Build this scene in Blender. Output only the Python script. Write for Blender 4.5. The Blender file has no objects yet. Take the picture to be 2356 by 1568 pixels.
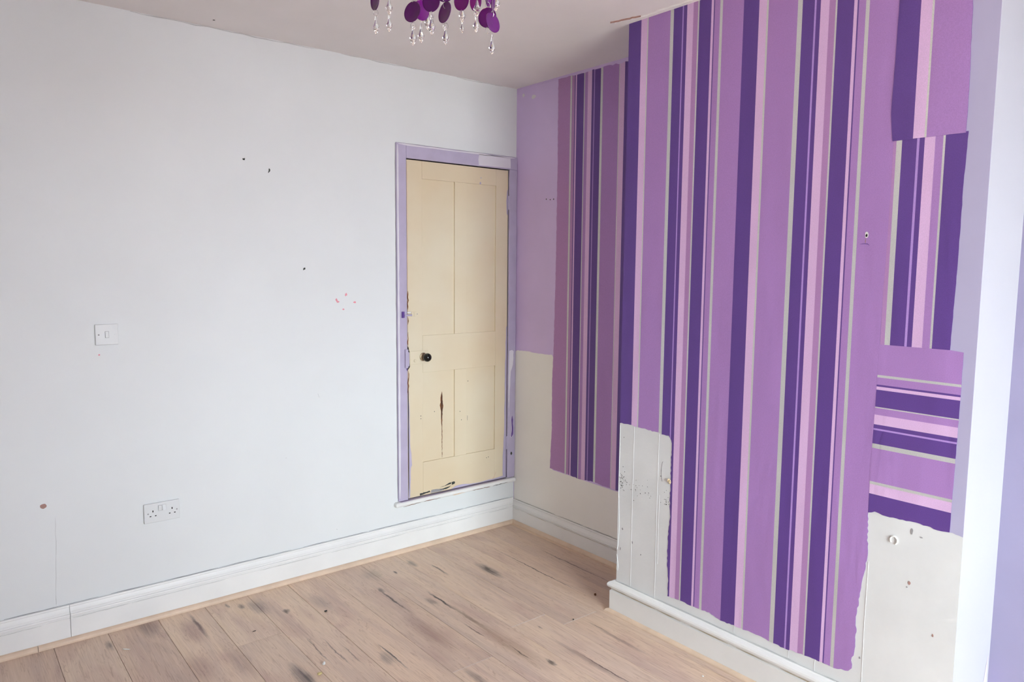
import bpy, bmesh, math, random
from mathutils import Vector, Matrix

random.seed(7)
scene = bpy.context.scene
COL = scene.collection

# ------------------------------------------------------------------ camera, world, light, exposure
F_PX, W_PX = 1691.1, 2356.0
cam_data = bpy.data.cameras.new('camera')
cam_data.sensor_fit = 'HORIZONTAL'
cam_data.sensor_width = 36.0
cam_data.lens = 36.0 * F_PX / W_PX
cam_data.clip_start = 0.02
cam = bpy.data.objects.new('camera', cam_data)
COL.objects.link(cam)
YAW, PITCH, ROLL = 0.6773, -0.1014, 0.0084
fw = Vector((math.sin(YAW)*math.cos(PITCH), math.cos(YAW)*math.cos(PITCH), math.sin(PITCH)))
rt0 = Vector((math.cos(YAW), -math.sin(YAW), 0))
up0 = rt0.cross(fw)
rt = rt0*math.cos(ROLL) + up0*math.sin(ROLL)
up = -rt0*math.sin(ROLL) + up0*math.cos(ROLL)
m = Matrix((rt, up, -fw)).transposed().to_4x4()
m.translation = Vector((-2.7597, -3.4047, 1.5563))
cam.matrix_world = m
scene.camera = cam

world = bpy.data.worlds.new('overcast_sky')
scene.world = world
world.use_nodes = True
bg = world.node_tree.nodes['Background']
bg.inputs['Color'].default_value = (0.80, 0.945, 1.0, 1)
bg.inputs['Strength'].default_value = 14.0

scene.view_settings.view_transform = 'Standard'
scene.view_settings.look = 'None'
scene.view_settings.gamma = 1.0
scene.view_settings.use_curve_mapping = False
scene.view_settings.exposure = 1.34

# room size (metres): door wall y=0, alcove wall x=0, chimney breast front x=-BD
H = 2.5765
BD, BY0, BY1 = 0.377, -1.21, -2.597
FAR_X = -0.075
WY = -6.00          # window wall
LX = -3.60          # wall behind the camera
WIN = dict(x0=-2.75, x1=-0.40, z0=0.55, z1=2.30)

# daylight portal in the window opening
ld = bpy.data.lights.new('window_portal', 'AREA')
ld.shape = 'RECTANGLE'
ld.size = WIN['x1']-WIN['x0']
ld.size_y = WIN['z1']-WIN['z0']
ld.cycles.is_portal = True
lo = bpy.data.objects.new('window_portal', ld)
lo.location = ((WIN['x0']+WIN['x1'])/2, WY-0.16, (WIN['z0']+WIN['z1'])/2)
lo.rotation_euler = (math.radians(90), 0, 0)       # faces +y, into the room
COL.objects.link(lo)

# ------------------------------------------------------------------ materials
def new_mat(name):
    mt = bpy.data.materials.new(name)
    mt.use_nodes = True
    nt = mt.node_tree
    return mt, nt, nt.nodes['Principled BSDF']

def N(nt, kind, **kw):
    n = nt.nodes.new(kind)
    for k, v in kw.items():
        setattr(n, k, v)
    return n

def geo_pos(nt):
    return N(nt, 'ShaderNodeNewGeometry').outputs['Position']

def scaled(nt, src, sc):
    mp = N(nt, 'ShaderNodeMapping')
    mp.inputs['Scale'].default_value = sc
    nt.links.new(src, mp.inputs['Vector'])
    return mp.outputs['Vector']

def noise(nt, vec, scale, detail=3.0, rough=0.5, dist=0.0):
    n = N(nt, 'ShaderNodeTexNoise')
    n.inputs['Scale'].default_value = scale
    n.inputs['Detail'].default_value = detail
    n.inputs['Roughness'].default_value = rough
    n.inputs['Distortion'].default_value = dist
    nt.links.new(vec, n.inputs['Vector'])
    return n.outputs['Fac']

def ramp(nt, fac, stops, interp='LINEAR'):
    r = N(nt, 'ShaderNodeValToRGB')
    r.color_ramp.interpolation = interp
    els = r.color_ramp.elements
    while len(els) < len(stops):
        els.new(0.5)
    for e, (p, c) in zip(els, stops):
        e.position = p
        e.color = (c[0], c[1], c[2], 1)
    nt.links.new(fac, r.inputs['Fac'])
    return r.outputs['Color']

def mixc(nt, fac, a, b, mode='MIX'):
    n = N(nt, 'ShaderNodeMix', data_type='RGBA', blend_type=mode)
    for sock, v in ((0, fac), (6, a), (7, b)):
        if isinstance(v, (int, float)):
            n.inputs[sock].default_value = v
        elif isinstance(v, tuple):
            n.inputs[sock].default_value = (v[0], v[1], v[2], 1)
        else:
            nt.links.new(v, n.inputs[sock])
    return n.outputs[2]

def bump(nt, bs, height, strength, dist=0.002):
    b = N(nt, 'ShaderNodeBump')
    b.inputs['Strength'].default_value = strength
    b.inputs['Distance'].default_value = dist
    nt.links.new(height, b.inputs['Height'])
    nt.links.new(b.outputs['Normal'], bs.inputs['Normal'])

def paint(name, col, rough=0.6, var=0.05, grain=260.0, gstr=0.15, patch=2.2, tint=None, spec=0.35):
    """flat emulsion or gloss paint: soft blotches of tone and a fine roller texture"""
    mt, nt, bs = new_mat(name)
    pos = geo_pos(nt)
    f = noise(nt, pos, patch, 4, 0.55)
    lo = tuple(c*(1-var) for c in col)
    hi = tuple(min(1, c*(1+var)) for c in col)
    if tint:
        lo = tint
    c = ramp(nt, f, [(0.3, lo), (0.7, hi)])
    nt.links.new(c, bs.inputs['Base Color'])
    bs.inputs['Roughness'].default_value = rough
    bs.inputs['Specular IOR Level'].default_value = spec
    bump(nt, bs, noise(nt, pos, grain, 2, 0.6), gstr, 0.001)
    return mt

def wallpaper(name, col, rough=0.5, metallic=0.0):
    mt, nt, bs = new_mat(name)
    pos = geo_pos(nt)
    f = noise(nt, pos, 420, 2, 0.6)
    c = ramp(nt, f, [(0.25, tuple(x*0.88 for x in col)), (0.75, tuple(min(1, x*1.10) for x in col))])
    nt.links.new(c, bs.inputs['Base Color'])
    bs.inputs['Roughness'].default_value = rough
    bs.inputs['Metallic'].default_value = metallic
    bs.inputs['Specular IOR Level'].default_value = 0.4
    # paper blisters: long soft vertical waves plus fine embossing
    w = noise(nt, scaled(nt, pos, (9, 9, 2.2)), 1.0, 3, 0.5, 0.4)
    e = noise(nt, pos, 300, 2, 0.5)
    add = N(nt, 'ShaderNodeMath', operation='MULTIPLY_ADD')
    nt.links.new(e, add.inputs[0])
    add.inputs[1].default_value = 0.05
    nt.links.new(w, add.inputs[2])
    bump(nt, bs, add.outputs[0], 0.45, 0.010)
    return mt

def plain(name, col, rough=0.5, metallic=0.0, spec=0.5, trans=0.0, ior=1.45):
    mt, nt, bs = new_mat(name)
    pos = geo_pos(nt)
    f = noise(nt, pos, 90, 3)
    c = ramp(nt, f, [(0.3, tuple(x*0.92 for x in col)), (0.7, tuple(min(1, x*1.06) for x in col))])
    nt.links.new(c, bs.inputs['Base Color'])
    bs.inputs['Roughness'].default_value = rough
    bs.inputs['Metallic'].default_value = metallic
    bs.inputs['Specular IOR Level'].default_value = spec
    bs.inputs['Transmission Weight'].default_value = trans
    bs.inputs['IOR'].default_value = ior
    return mt

M = {}
M['wall_white'] = paint('white_wall_emulsion', (0.775, 0.785, 0.79), 0.62, 0.02)
M['wall_bounce'] = paint('bounce_white_emulsion', (0.90, 0.89, 0.88), 0.62, 0.02)  # unseen walls, set brighter than the door wall to bounce fill light
M['ceiling'] = paint('ceiling_emulsion', (0.90, 0.855, 0.84), 0.8, 0.03)
M['lavender'] = paint('lavender_emulsion', (0.68, 0.53, 0.82), 0.6, 0.05)
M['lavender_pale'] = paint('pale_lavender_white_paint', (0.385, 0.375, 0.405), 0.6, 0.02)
M['lavender_far'] = paint('blue_lavender_emulsion', (0.33, 0.30, 0.45), 0.6, 0.05)
M['lavender_strip'] = paint('grey_lavender_emulsion', (0.47, 0.44, 0.62), 0.6, 0.05)
M['plaster'] = paint('grey_white_plaster_paint', (0.75, 0.745, 0.745), 0.5, 0.05, 90, 0.25, 5.0)
M['alcove_white'] = paint('off_white_emulsion', (0.88, 0.85, 0.81), 0.65, 0.03)
M['gloss_white'] = paint('white_gloss_wood_paint', (0.835, 0.82, 0.805), 0.4, 0.03, 120, 0.08, 6.0)
M['cream'] = paint('aged_cream_paint', (0.74, 0.66, 0.505), 0.42, 0.04, 150, 0.12, 1.3, tint=(0.72, 0.575, 0.385))
M['frame_lav'] = paint('lavender_gloss_wood_paint', (0.49, 0.43, 0.575), 0.45, 0.07, 120, 0.2, 9.0)
M['primer'] = paint('white_primer', (0.74, 0.70, 0.76), 0.6, 0.05)
M['bead'] = paint('pale_pine_beading', (0.72, 0.545, 0.41), 0.45, 0.08, 40, 0.1, 14.0)
M['bare_wood'] = paint('bare_split_wood', (0.20, 0.075, 0.030), 0.8, 0.4, 60, 0.4, 60.0)
M['dark_gap'] = plain('dark_gap', (0.02, 0.015, 0.015), 0.9)
M['dark_chip'] = plain('dark_grey_old_paint', (0.045, 0.05, 0.045), 0.7)
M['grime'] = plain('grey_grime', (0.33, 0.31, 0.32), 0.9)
M['grime_shade'] = plain('pale_grime_shade', (0.55, 0.54, 0.54), 0.9)
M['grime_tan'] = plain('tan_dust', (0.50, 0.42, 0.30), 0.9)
M['pink_mark'] = plain('pink_crayon', (0.80, 0.30, 0.36), 0.7)
M['brown_mark'] = plain('brown_plug', (0.40, 0.23, 0.20), 0.7)
M['plastic'] = paint('white_plastic', (0.745, 0.75, 0.755), 0.42, 0.01, 300, 0.02)
M['black_gloss'] = plain('black_glazed_knob', (0.006, 0.007, 0.006), 0.08, 0.0, 0.6)
M['brass_old'] = plain('worn_brass', (0.42, 0.33, 0.22), 0.4, 0.7)
M['tan'] = plain('tan_wall_plug', (0.62, 0.48, 0.30), 0.7)
M['crumb_white'] = plain('white_plaster_crumb', (0.85, 0.84, 0.80), 0.8)
M['crumb_yellow'] = plain('yellow_plaster_crumb', (0.62, 0.50, 0.24), 0.8)
M['crumb_dark'] = plain('dark_grit', (0.03, 0.028, 0.026), 0.8)
# wallpaper inks
M['wp_dark'] = wallpaper('wallpaper_dark_purple', (0.125, 0.058, 0.280))
M['wp_mid'] = wallpaper('wallpaper_mid_purple', (0.418, 0.225, 0.540))
M['wp_plum'] = wallpaper('wallpaper_plum', (0.455, 0.240, 0.500))
M['wp_pink'] = wallpaper('wallpaper_pink', (0.73, 0.48, 0.75))
M['wp_lilac'] = wallpaper('wallpaper_lilac', (0.47, 0.29, 0.68))
M['wp_silver'] = wallpaper('wallpaper_silver', (0.62, 0.62, 0.61), 0.38, 0.25)
# chandelier
M['acrylic_purple'] = plain('purple_acrylic', (0.12, 0.003, 0.15), 0.2, 0, 0.5)
M['crystal'] = plain('clear_acrylic', (0.86, 0.84, 0.83), 0.08, 0, 0.4, 1.0, 1.40)
M['chrome'] = plain('polished_chrome', (0.75, 0.74, 0.74), 0.15, 1.0)
M['ground'] = paint('paving_outside', (0.42, 0.36, 0.34), 0.9, 0.15)

def window_glass():
    mt, nt, bs = new_mat('window_glass')
    nt.nodes.remove(bs)
    out = nt.nodes['Material Output']
    tr = N(nt, 'ShaderNodeBsdfTransparent')
    gl = N(nt, 'ShaderNodeBsdfGlossy')
    gl.inputs['Roughness'].default_value = 0.02
    mx = N(nt, 'ShaderNodeMixShader')
    mx.inputs[0].default_value = 0.06
    nt.links.new(tr.outputs[0], mx.inputs[1])
    nt.links.new(gl.outputs[0], mx.inputs[2])
    nt.links.new(mx.outputs[0], out.inputs['Surface'])
    return mt
M['glass'] = window_glass()

# oak floor boards: grain runs along y; knots, splits and pink / grey heartwood at their places
KNOTS = [  # x, y, half width, half length, colour, strength
    (-0.560, -0.500, 0.032, 0.125, (0.075, 0.062, 0.062), 0.95),
    (-0.552, -0.470, 0.012, 0.045, (0.020, 0.016, 0.016), 0.8),
    (-1.120, -0.490, 0.0075, 0.165, (0.080, 0.055, 0.050), 0.85),
    (-1.112, -0.365, 0.014, 0.035, (0.060, 0.050, 0.055), 0.7),
    (-0.946, -0.640, 0.0085, 0.140, (0.030, 0.026, 0.030), 0.95),
    (-0.985, -0.625, 0.022, 0.055, (0.130, 0.100, 0.095), 0.7),
    (-0.940, -0.860, 0.014, 0.200, (0.180, 0.100, 0.055), 0.6),
    (-0.945, -1.150, 0.050, 0.260, (0.330, 0.200, 0.120), 0.55),
    (-0.950, -1.225, 0.004, 0.075, (0.070, 0.045, 0.032), 0.9),
    (-0.988, -0.960, 0.004, 0.090, (0.100, 0.060, 0.045), 0.8),
    (-1.368, -0.925, 0.0055, 0.135, (0.050, 0.042, 0.045), 0.9),
    (-1.395, -0.930, 0.030, 0.070, (0.170, 0.140, 0.140), 0.6),
    (-0.764, -1.520, 0.005, 0.180, (0.080, 0.048, 0.040), 0.9),
    (-0.772, -1.420, 0.018, 0.220, (0.260, 0.165, 0.140), 0.5),
    (-0.898, -1.352, 0.014, 0.030, (0.045, 0.034, 0.034), 0.95),
    (-0.757, -0.330, 0.007, 0.090, (0.110, 0.080, 0.060), 0.8),
    (-1.715, -0.840, 0.034, 0.120, (0.120, 0.095, 0.105), 0.9),
    (-1.700, -0.900, 0.024, 0.080, (0.060, 0.050, 0.058), 0.7),
    (-1.747, -0.085, 0.012, 0.030, (0.120, 0.090, 0.080), 0.8),
    (-1.700, -0.130, 0.016, 0.028, (0.060, 0.045, 0.060), 0.8),
    (-1.640, -0.170, 0.045, 0.110, (0.200, 0.150, 0.150), 0.7),
    (-1.556, -0.300, 0.018, 0.030, (0.090, 0.065, 0.050), 0.85),
    (-1.904, -0.190, 0.012, 0.150, (0.110, 0.075, 0.070), 0.85),
    (-2.080, -0.080, 0.050, 0.120, (0.200, 0.140, 0.135), 0.7),
    (-2.240, -0.150, 0.020, 0.050, (0.100, 0.080, 0.075), 0.7),
    (-2.000, -0.560, 0.060, 0.160, (0.280, 0.150, 0.150), 0.6),
    (-1.940, -0.230, 0.050, 0.140, (0.330, 0.190, 0.190), 0.6),
    (-1.860, -0.600, 0.045, 0.170, (0.250, 0.150, 0.150), 0.5),
    (-1.150, -0.860, 0.050, 0.220, (0.300, 0.170, 0.150), 0.65),
    (-0.367, -0.640, 0.0045, 0.360, (0.060, 0.042, 0.036), 0.9),
    (-0.170, -0.720, 0.0040, 0.340, (0.075, 0.052, 0.045), 0.8),
    (-0.746, -1.119, 0.008, 0.020, (0.070, 0.050, 0.050), 0.8),
    (-0.552, -1.400, 0.012, 0.180, (0.230, 0.150, 0.125), 0.55),
    (-0.545, -1.270, 0.003, 0.070, (0.090, 0.060, 0.050), 0.8),
    (-1.195, -1.280, 0.020, 0.110, (0.130, 0.100, 0.095), 0.7),
    (-1.060, -0.180, 0.060, 0.090, (0.270, 0.230, 0.200), 0.5),
    (-0.830, -0.180, 0.020, 0.060, (0.120, 0.095, 0.080), 0.7),
    (-0.955, -0.225, 0.008, 0.025, (0.070, 0.050, 0.045), 0.8),
    (-1.400, -0.300, 0.040, 0.120, (0.280, 0.220, 0.215), 0.5),
    (-1.585, -0.700, 0.004, 0.130, (0.140, 0.095, 0.085), 0.7),
    (-1.530, -0.760, 0.004, 0.160, (0.150, 0.100, 0.090), 0.7),
    (-1.490, -0.820, 0.004, 0.120, (0.150, 0.100, 0.090), 0.6),
]
def oak():
    mt, nt, bs = new_mat('limed_oak_board')
    pos = geo_pos(nt)
    info = N(nt, 'ShaderNodeObjectInfo')
    rnd = info.outputs['Random']
    # each board shifts its grain
    comb = N(nt, 'ShaderNodeCombineXYZ')
    mul = N(nt, 'ShaderNodeMath', operation='MULTIPLY')
    nt.links.new(rnd, mul.inputs[0]); mul.inputs[1].default_value = 37.0
    nt.links.new(mul.outputs[0], comb.inputs[1]); nt.links.new(mul.outputs[0], comb.inputs[2])
    vadd = N(nt, 'ShaderNodeVectorMath', operation='ADD')
    nt.links.new(pos, vadd.inputs[0]); nt.links.new(comb.outputs[0], vadd.inputs[1])
    v = vadd.outputs[0]
    broad = noise(nt, scaled(nt, v, (6, 0.9, 1)), 1.0, 4, 0.55, 1.0)
    blush = noise(nt, scaled(nt, v, (5, 1.6, 1)), 1.7, 3, 0.5, 0.6)
    fine = noise(nt, scaled(nt, v, (210, 5.0, 1)), 1.0, 4, 0.65, 0.6)
    arch = noise(nt, scaled(nt, v, (34, 1.7, 1)), 1.0, 2, 0.45, 3.2)
    c = ramp(nt, broad, [(0.28, (0.66, 0.520, 0.440)), (0.47, (0.80, 0.635, 0.510)), (0.62, (0.85, 0.675, 0.525)), (0.78, (0.78, 0.595, 0.420))])
    c = mixc(nt, ramp(nt, blush, [(0.52, (0, 0, 0)), (0.75, (0.65, 0.65, 0.65))]), c, (0.63, 0.445, 0.385))
    c = mixc(nt, ramp(nt, fine, [(0.34, (1, 1, 1)), (0.64, (0, 0, 0))]), c, mixc(nt, 1.0, c, (0.885, 0.86, 0.84), 'MULTIPLY'))
    c = mixc(nt, ramp(nt, arch, [(0.455, (0, 0, 0)), (0.495, (0.8, 0.8, 0.8)), (0.51, (0, 0, 0))]), c, mixc(nt, 1.0, c, (0.76, 0.70, 0.67), 'MULTIPLY'))
    tone = ramp(nt, rnd, [(0.0, (0.90, 0.86, 0.85)), (0.5, (1.0, 0.99, 0.97)), (1.0, (1.06, 1.0, 0.94))])
    c = mixc(nt, 1.0, c, tone, 'MULTIPLY')
    streak = noise(nt, scaled(nt, v, (120, 3.5, 1)), 1.0, 3, 0.6, 0.5)
    smask = N(nt, 'ShaderNodeMapRange')
    nt.links.new(streak, smask.inputs['Value'])
    smask.inputs['From Min'].default_value = 0.36; smask.inputs['From Max'].default_value = 0.62
    smask.inputs['To Min'].default_value = 1.0; smask.inputs['To Max'].default_value = 0.62
    # warp for the knots
    wn = N(nt, 'ShaderNodeTexNoise')
    wn.inputs['Scale'].default_value = 16.0
    wn.inputs['Detail'].default_value = 5.0
    wn.inputs['Roughness'].default_value = 0.65
    nt.links.new(scaled(nt, pos, (1.6, 0.7, 1)), wn.inputs['Vector'])
    wsub = N(nt, 'ShaderNodeVectorMath', operation='MULTIPLY_ADD')
    nt.links.new(wn.outputs['Color'], wsub.inputs[0])
    wsub.inputs[1].default_value = (0.026, 0.10, 0)
    wsub.inputs[2].default_value = (-0.013, -0.05, 0)
    warp = N(nt, 'ShaderNodeVectorMath', operation='ADD')
    nt.links.new(pos, warp.inputs[0]); nt.links.new(wsub.outputs[0], warp.inputs[1])
    wv = warp.outputs[0]
    for kx, ky, sx, sy, kc, ks in KNOTS:
        s = N(nt, 'ShaderNodeVectorMath', operation='MULTIPLY_ADD')
        nt.links.new(wv, s.inputs[0])
        s.inputs[1].default_value = (1/sx, 1/sy, 0)
        s.inputs[2].default_value = (-kx/sx, -ky/sy, 0)
        ln = N(nt, 'ShaderNodeVectorMath', operation='LENGTH')
        nt.links.new(s.outputs[0], ln.inputs[0])
        mr = N(nt, 'ShaderNodeMapRange', interpolation_type='SMOOTHSTEP')
        nt.links.new(ln.outputs['Value'], mr.inputs['Value'])
        mr.inputs['From Min'].default_value = 0.15
        mr.inputs['From Max'].default_value = 1.15
        mr.inputs['To Min'].default_value = ks
        mr.inputs['To Max'].default_value = 0.0
        if sy/sx < 6:                    # broad knots break up along the grain
            km = N(nt, 'ShaderNodeMath', operation='MULTIPLY')
            nt.links.new(mr.outputs['Result'], km.inputs[0]); nt.links.new(smask.outputs['Result'], km.inputs[1])
            c = mixc(nt, km.outputs[0], c, kc)
        else:
            c = mixc(nt, mr.outputs['Result'], c, kc)
    nt.links.new(c, bs.inputs['Base Color'])
    bs.inputs['Roughness'].default_value = 0.48
    bs.inputs['Specular IOR Level'].default_value = 0.35
    bump(nt, bs, fine, 0.12, 0.001)
    return mt
M['oak'] = oak()
M['oak_edge'] = plain('chipped_board_edge', (0.70, 0.60, 0.54), 0.7)

# ------------------------------------------------------------------ mesh helpers
def link(o, parent=None):
    COL.objects.link(o)
    if parent is not None:
        o.parent = parent
    return o

def mesh_obj(name, bm, mats, parent=None, loc=None, smooth=False):
    me = bpy.data.meshes.new(name)
    bm.normal_update()
    bm.to_mesh(me)
    bm.free()
    if not isinstance(mats, (list, tuple)):
        mats = [mats]
    for x in mats:
        me.materials.append(M[x] if isinstance(x, str) else x)
    if smooth:
        for p in me.polygons:
            p.use_smooth = True
    o = bpy.data.objects.new(name, me)
    if loc:
        o.location = loc
    return link(o, parent)

def empty(name, loc):
    o = bpy.data.objects.new(name, None)
    o.location = loc
    o.empty_display_size = 0.05
    return link(o)

def tag(o, label, cat=None, group=None, kind=None):
    o['label'] = label
    if cat: o['category'] = cat
    if group: o['group'] = group
    if kind: o['kind'] = kind
    return o

def add_box(bm, x0, x1, y0, y1, z0, z1, mi=0, bevel=0.0, seg=2):
    if x0 > x1: x0, x1 = x1, x0
    if y0 > y1: y0, y1 = y1, y0
    if z0 > z1: z0, z1 = z1, z0
    vs = [bm.verts.new(p) for p in ((x0,y0,z0),(x1,y0,z0),(x1,y1,z0),(x0,y1,z0),(x0,y0,z1),(x1,y0,z1),(x1,y1,z1),(x0,y1,z1))]
    fs = [bm.faces.new([vs[i] for i in q]) for q in ((0,3,2,1),(4,5,6,7),(0,1,5,4),(1,2,6,5),(2,3,7,6),(3,0,4,7))]
    for f in fs: f.material_index = mi
    if bevel > 0:
        es = list({e for f in fs for e in f.edges})
        bmesh.ops.bevel(bm, geom=es, offset=bevel, segments=seg, affect='EDGES', profile=0.5)
    return fs

def box_obj(name, dims, mat, parent=None, bevel=0.0, seg=2):
    bm = bmesh.new()
    add_box(bm, *dims, bevel=bevel, seg=seg)
    return mesh_obj(name, bm, mat, parent)

def add_tube(bm, pts, r, n=8, mi=0, closed=False):
    pts = [Vector(p) for p in pts]
    rings = []
    k = len(pts)
    for i, p in enumerate(pts):
        if closed:
            d = pts[(i+1) % k]-pts[i-1]
        else:
            d = pts[min(i+1, k-1)]-pts[max(i-1, 0)]
        d.normalize()
        a = Vector((0, 0, 1)) if abs(d.z) < 0.9 else Vector((1, 0, 0))
        u = d.cross(a).normalized(); v = d.cross(u)
        rings.append([bm.verts.new(p+u*r*math.cos(2*math.pi*j/n)+v*r*math.sin(2*math.pi*j/n)) for j in range(n)])
    last = k if closed else k-1
    for i in range(last):
        A, B = rings[i], rings[(i+1) % k]
        for j in range(n):
            f = bm.faces.new((A[j], A[(j+1) % n], B[(j+1) % n], B[j])); f.material_index = mi
    if not closed:
        bm.faces.new(rings[0][::-1]).material_index = mi
        bm.faces.new(rings[-1]).material_index = mi

def add_lathe(bm, prof, n=20, origin=(0, 0, 0), axis='Z', mi=0):
    """prof: list of (radius, height) along the axis"""
    O = Vector(origin)
    def P(r, h, a):
        c, s = r*math.cos(a), r*math.sin(a)
        return O + {'Z': Vector((c, s, h)), 'Y': Vector((c, -h, s)), 'X': Vector((-h, c, s))}[axis]
    rings = []
    for r, h in prof:
        if r < 1e-6:
            rings.append([bm.verts.new(P(0, h, 0))])
        else:
            rings.append([bm.verts.new(P(r, h, 2*math.pi*j/n)) for j in range(n)])
    for A, B in zip(rings, rings[1:]):
        for j in range(n):
            a0, a1 = A[j % len(A)], A[(j+1) % len(A)]
            b0, b1 = B[j % len(B)], B[(j+1) % len(B)]
            vs = []
            for v in (a0, a1, b1, b0):
                if v not in vs: vs.append(v)
            if len(vs) >= 3:
                bm.faces.new(vs).material_index = mi

# ---- flat pieces stuck on a wall (paint patches and wallpaper) with torn edges and real thickness
def clip_half(poly, ax, val, keep_less):
    out = []
    k = len(poly)
    for i in range(k):
        a, b = poly[i], poly[(i+1) % k]
        ia = a[ax] <= val if keep_less else a[ax] >= val
        ib = b[ax] <= val if keep_less else b[ax] >= val
        if ia: out.append(a)
        if ia != ib:
            t = (val-a[ax])/(b[ax]-a[ax])
            out.append((a[0]+t*(b[0]-a[0]), a[1]+t*(b[1]-a[1])))
    return out

def rough_edge(pts, step=0.012, amp=0.002, rng=None):
    """resample a polyline and shake it sideways: a torn or brushed edge"""
    rng = rng or random
    out = [pts[0]]
    for a, b in zip(pts, pts[1:]):
        L = math.hypot(b[0]-a[0], b[1]-a[1])
        k = max(1, int(L/step))
        nx, ny = (-(b[1]-a[1])/max(L, 1e-9), (b[0]-a[0])/max(L, 1e-9))
        for i in range(1, k+1):
            t = i/k
            o = rng.uniform(-amp, amp) if i < k else 0
            out.append((a[0]+t*(b[0]-a[0])+nx*o, a[1]+t*(b[1]-a[1])+ny*o))
    return out

def wall_pt(plane, off, u, v, h):
    """plane 'X': wall facing -x at x=off, u=y, v=z.  plane 'Y': wall facing -y at y=off, u=x, v=z."""
    if plane == 'X': return (off-h, u, v)
    if plane == 'Y': return (u, off-h, v)
    return (u, v, off+h)     # 'Z' floor facing up

def wall_piece(name, plane, off, outline, mats, parent, thick=0.0008, cuts=None, ax=0, idx=None):
    """outline in wall coordinates; optional stripes: cuts = boundaries along axis ax, idx = material of each band"""
    bm = bmesh.new()
    bands = [(None, None, 0)]
    if cuts:
        s = sorted(zip(cuts, cuts[1:], idx), key=lambda q: q[0])
        bands = [(min(a, b), max(a, b), i) for a, b, i in s]
    for lo, hi, mi in bands:
        poly = outline
        if lo is not None:
            poly = clip_half(clip_half(poly, ax, lo, False), ax, hi, True)
        clean = []
        for p in poly:
            if not clean or math.hypot(p[0]-clean[-1][0], p[1]-clean[-1][1]) > 1e-6:
                clean.append(p)
        if len(clean) < 3: continue
        vs = [bm.verts.new(wall_pt(plane, off, p[0], p[1], thick)) for p in clean]
        try:
            f = bm.faces.new(vs)
        except ValueError:
            continue
        f.material_index = mi
    bm.normal_update()
    tri = bmesh.ops.triangulate(bm, faces=bm.faces[:])
    # rim down to the wall
    k = len(outline)
    for i in range(k):
        a, b = outline[i], outline[(i+1) % k]
        q = [bm.verts.new(wall_pt(plane, off, *a, thick)), bm.verts.new(wall_pt(plane, off, *b, thick)),
             bm.verts.new(wall_pt(plane, off, *b, 0)), bm.verts.new(wall_pt(plane, off, *a, 0))]
        try: bm.faces.new(q).material_index = 0
        except ValueError: pass
    bmesh.ops.remove_doubles(bm, verts=bm.verts[:], dist=1e-6)
    bmesh.ops.recalc_face_normals(bm, faces=bm.faces[:])
    want = {'X': Vector((-1,0,0)), 'Y': Vector((0,-1,0)), 'Z': Vector((0,0,1))}[plane]
    bm.normal_update()
    for f in bm.faces:
        if abs(f.normal.dot(want)) > 0.9 and f.normal.dot(want) < 0: f.normal_flip()
    return mesh_obj(name, bm, mats, parent)

def blob(cx, cy, rx, ry, n=11, jag=0.35, rng=random):
    return [(cx+rx*(1-jag*rng.random())*math.cos(2*math.pi*i/n), cy+ry*(1-jag*rng.random())*math.sin(2*math.pi*i/n)) for i in range(n)]

def stroke(pts, w, jag=0.4, rng=random):
    """thin irregular closed outline along a polyline (a crack or a brush line)"""
    L, R = [], []
    k = len(pts)
    for i, p in enumerate(pts):
        a, b = pts[max(i-1, 0)], pts[min(i+1, k-1)]
        d = math.hypot(b[0]-a[0], b[1]-a[1]) or 1
        nx, ny = -(b[1]-a[1])/d, (b[0]-a[0])/d
        ww = w*(1-jag*rng.random())*(0.25 if i in (0, k-1) else 1)
        L.append((p[0]+nx*ww/2, p[1]+ny*ww/2)); R.append((p[0]-nx*ww/2, p[1]-ny*ww/2))
    return L+R[::-1]

def sub(pts, step=0.03, amp=0.0):
    return rough_edge(pts, step, amp)

# ------------------------------------------------------------------ the room shell
T = 0.14
DX0, DX1, DZ0, DZ1 = -0.748, -0.058, 0.280, 2.112     # cupboard door opening in the left wall
bm = bmesh.new()
add_box(bm, LX-T, DX0, 0, T, -0.1, H+0.1)
add_box(bm, DX1, T, 0, T, -0.1, H+0.1)
add_box(bm, DX0, DX1, 0, T, -0.1, DZ0)
add_box(bm, DX0, DX1, 0, T, DZ1, H+0.1)
add_box(bm, DX0, DX1, 0.10, T, DZ0, DZ1)
wall_left = tag(mesh_obj('wall_left', bm, 'wall_white'), 'long white painted wall with the cream cupboard door in it', 'wall', kind='structure')
wall_right = tag(box_obj('wall_right', (0, T, BY0, 0, -0.1, H+0.1), 'lavender'), 'lavender alcove wall with striped wallpaper and white patch', 'wall', kind='structure')
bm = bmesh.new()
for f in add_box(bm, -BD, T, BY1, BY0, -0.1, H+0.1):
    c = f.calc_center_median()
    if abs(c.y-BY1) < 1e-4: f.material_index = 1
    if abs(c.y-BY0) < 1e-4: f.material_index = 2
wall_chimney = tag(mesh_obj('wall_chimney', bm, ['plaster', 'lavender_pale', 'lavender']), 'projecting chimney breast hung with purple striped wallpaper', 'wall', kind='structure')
wall_far = tag(box_obj('wall_far', (FAR_X, T, WY, BY1, -0.1, H+0.1), 'lavender_far'), 'blue lavender wall behind the pale side of the chimney breast', 'wall', kind='structure')
tag(box_obj('ceiling', (LX-T, T, WY-T, T, H, H+0.12), 'ceiling'), 'plain off-white painted ceiling', 'ceiling', kind='structure')
wall_back = tag(box_obj('wall_back', (LX-T, LX, WY-T, T, -0.1, H+0.1), 'wall_bounce'), 'white wall opposite the chimney breast', 'wall', kind='structure')
bm = bmesh.new()
add_box(bm, LX, T, WY-T, WY, -0.1, WIN['z0'])
add_box(bm, LX, T, WY-T, WY, WIN['z1'], H+0.1)
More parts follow.
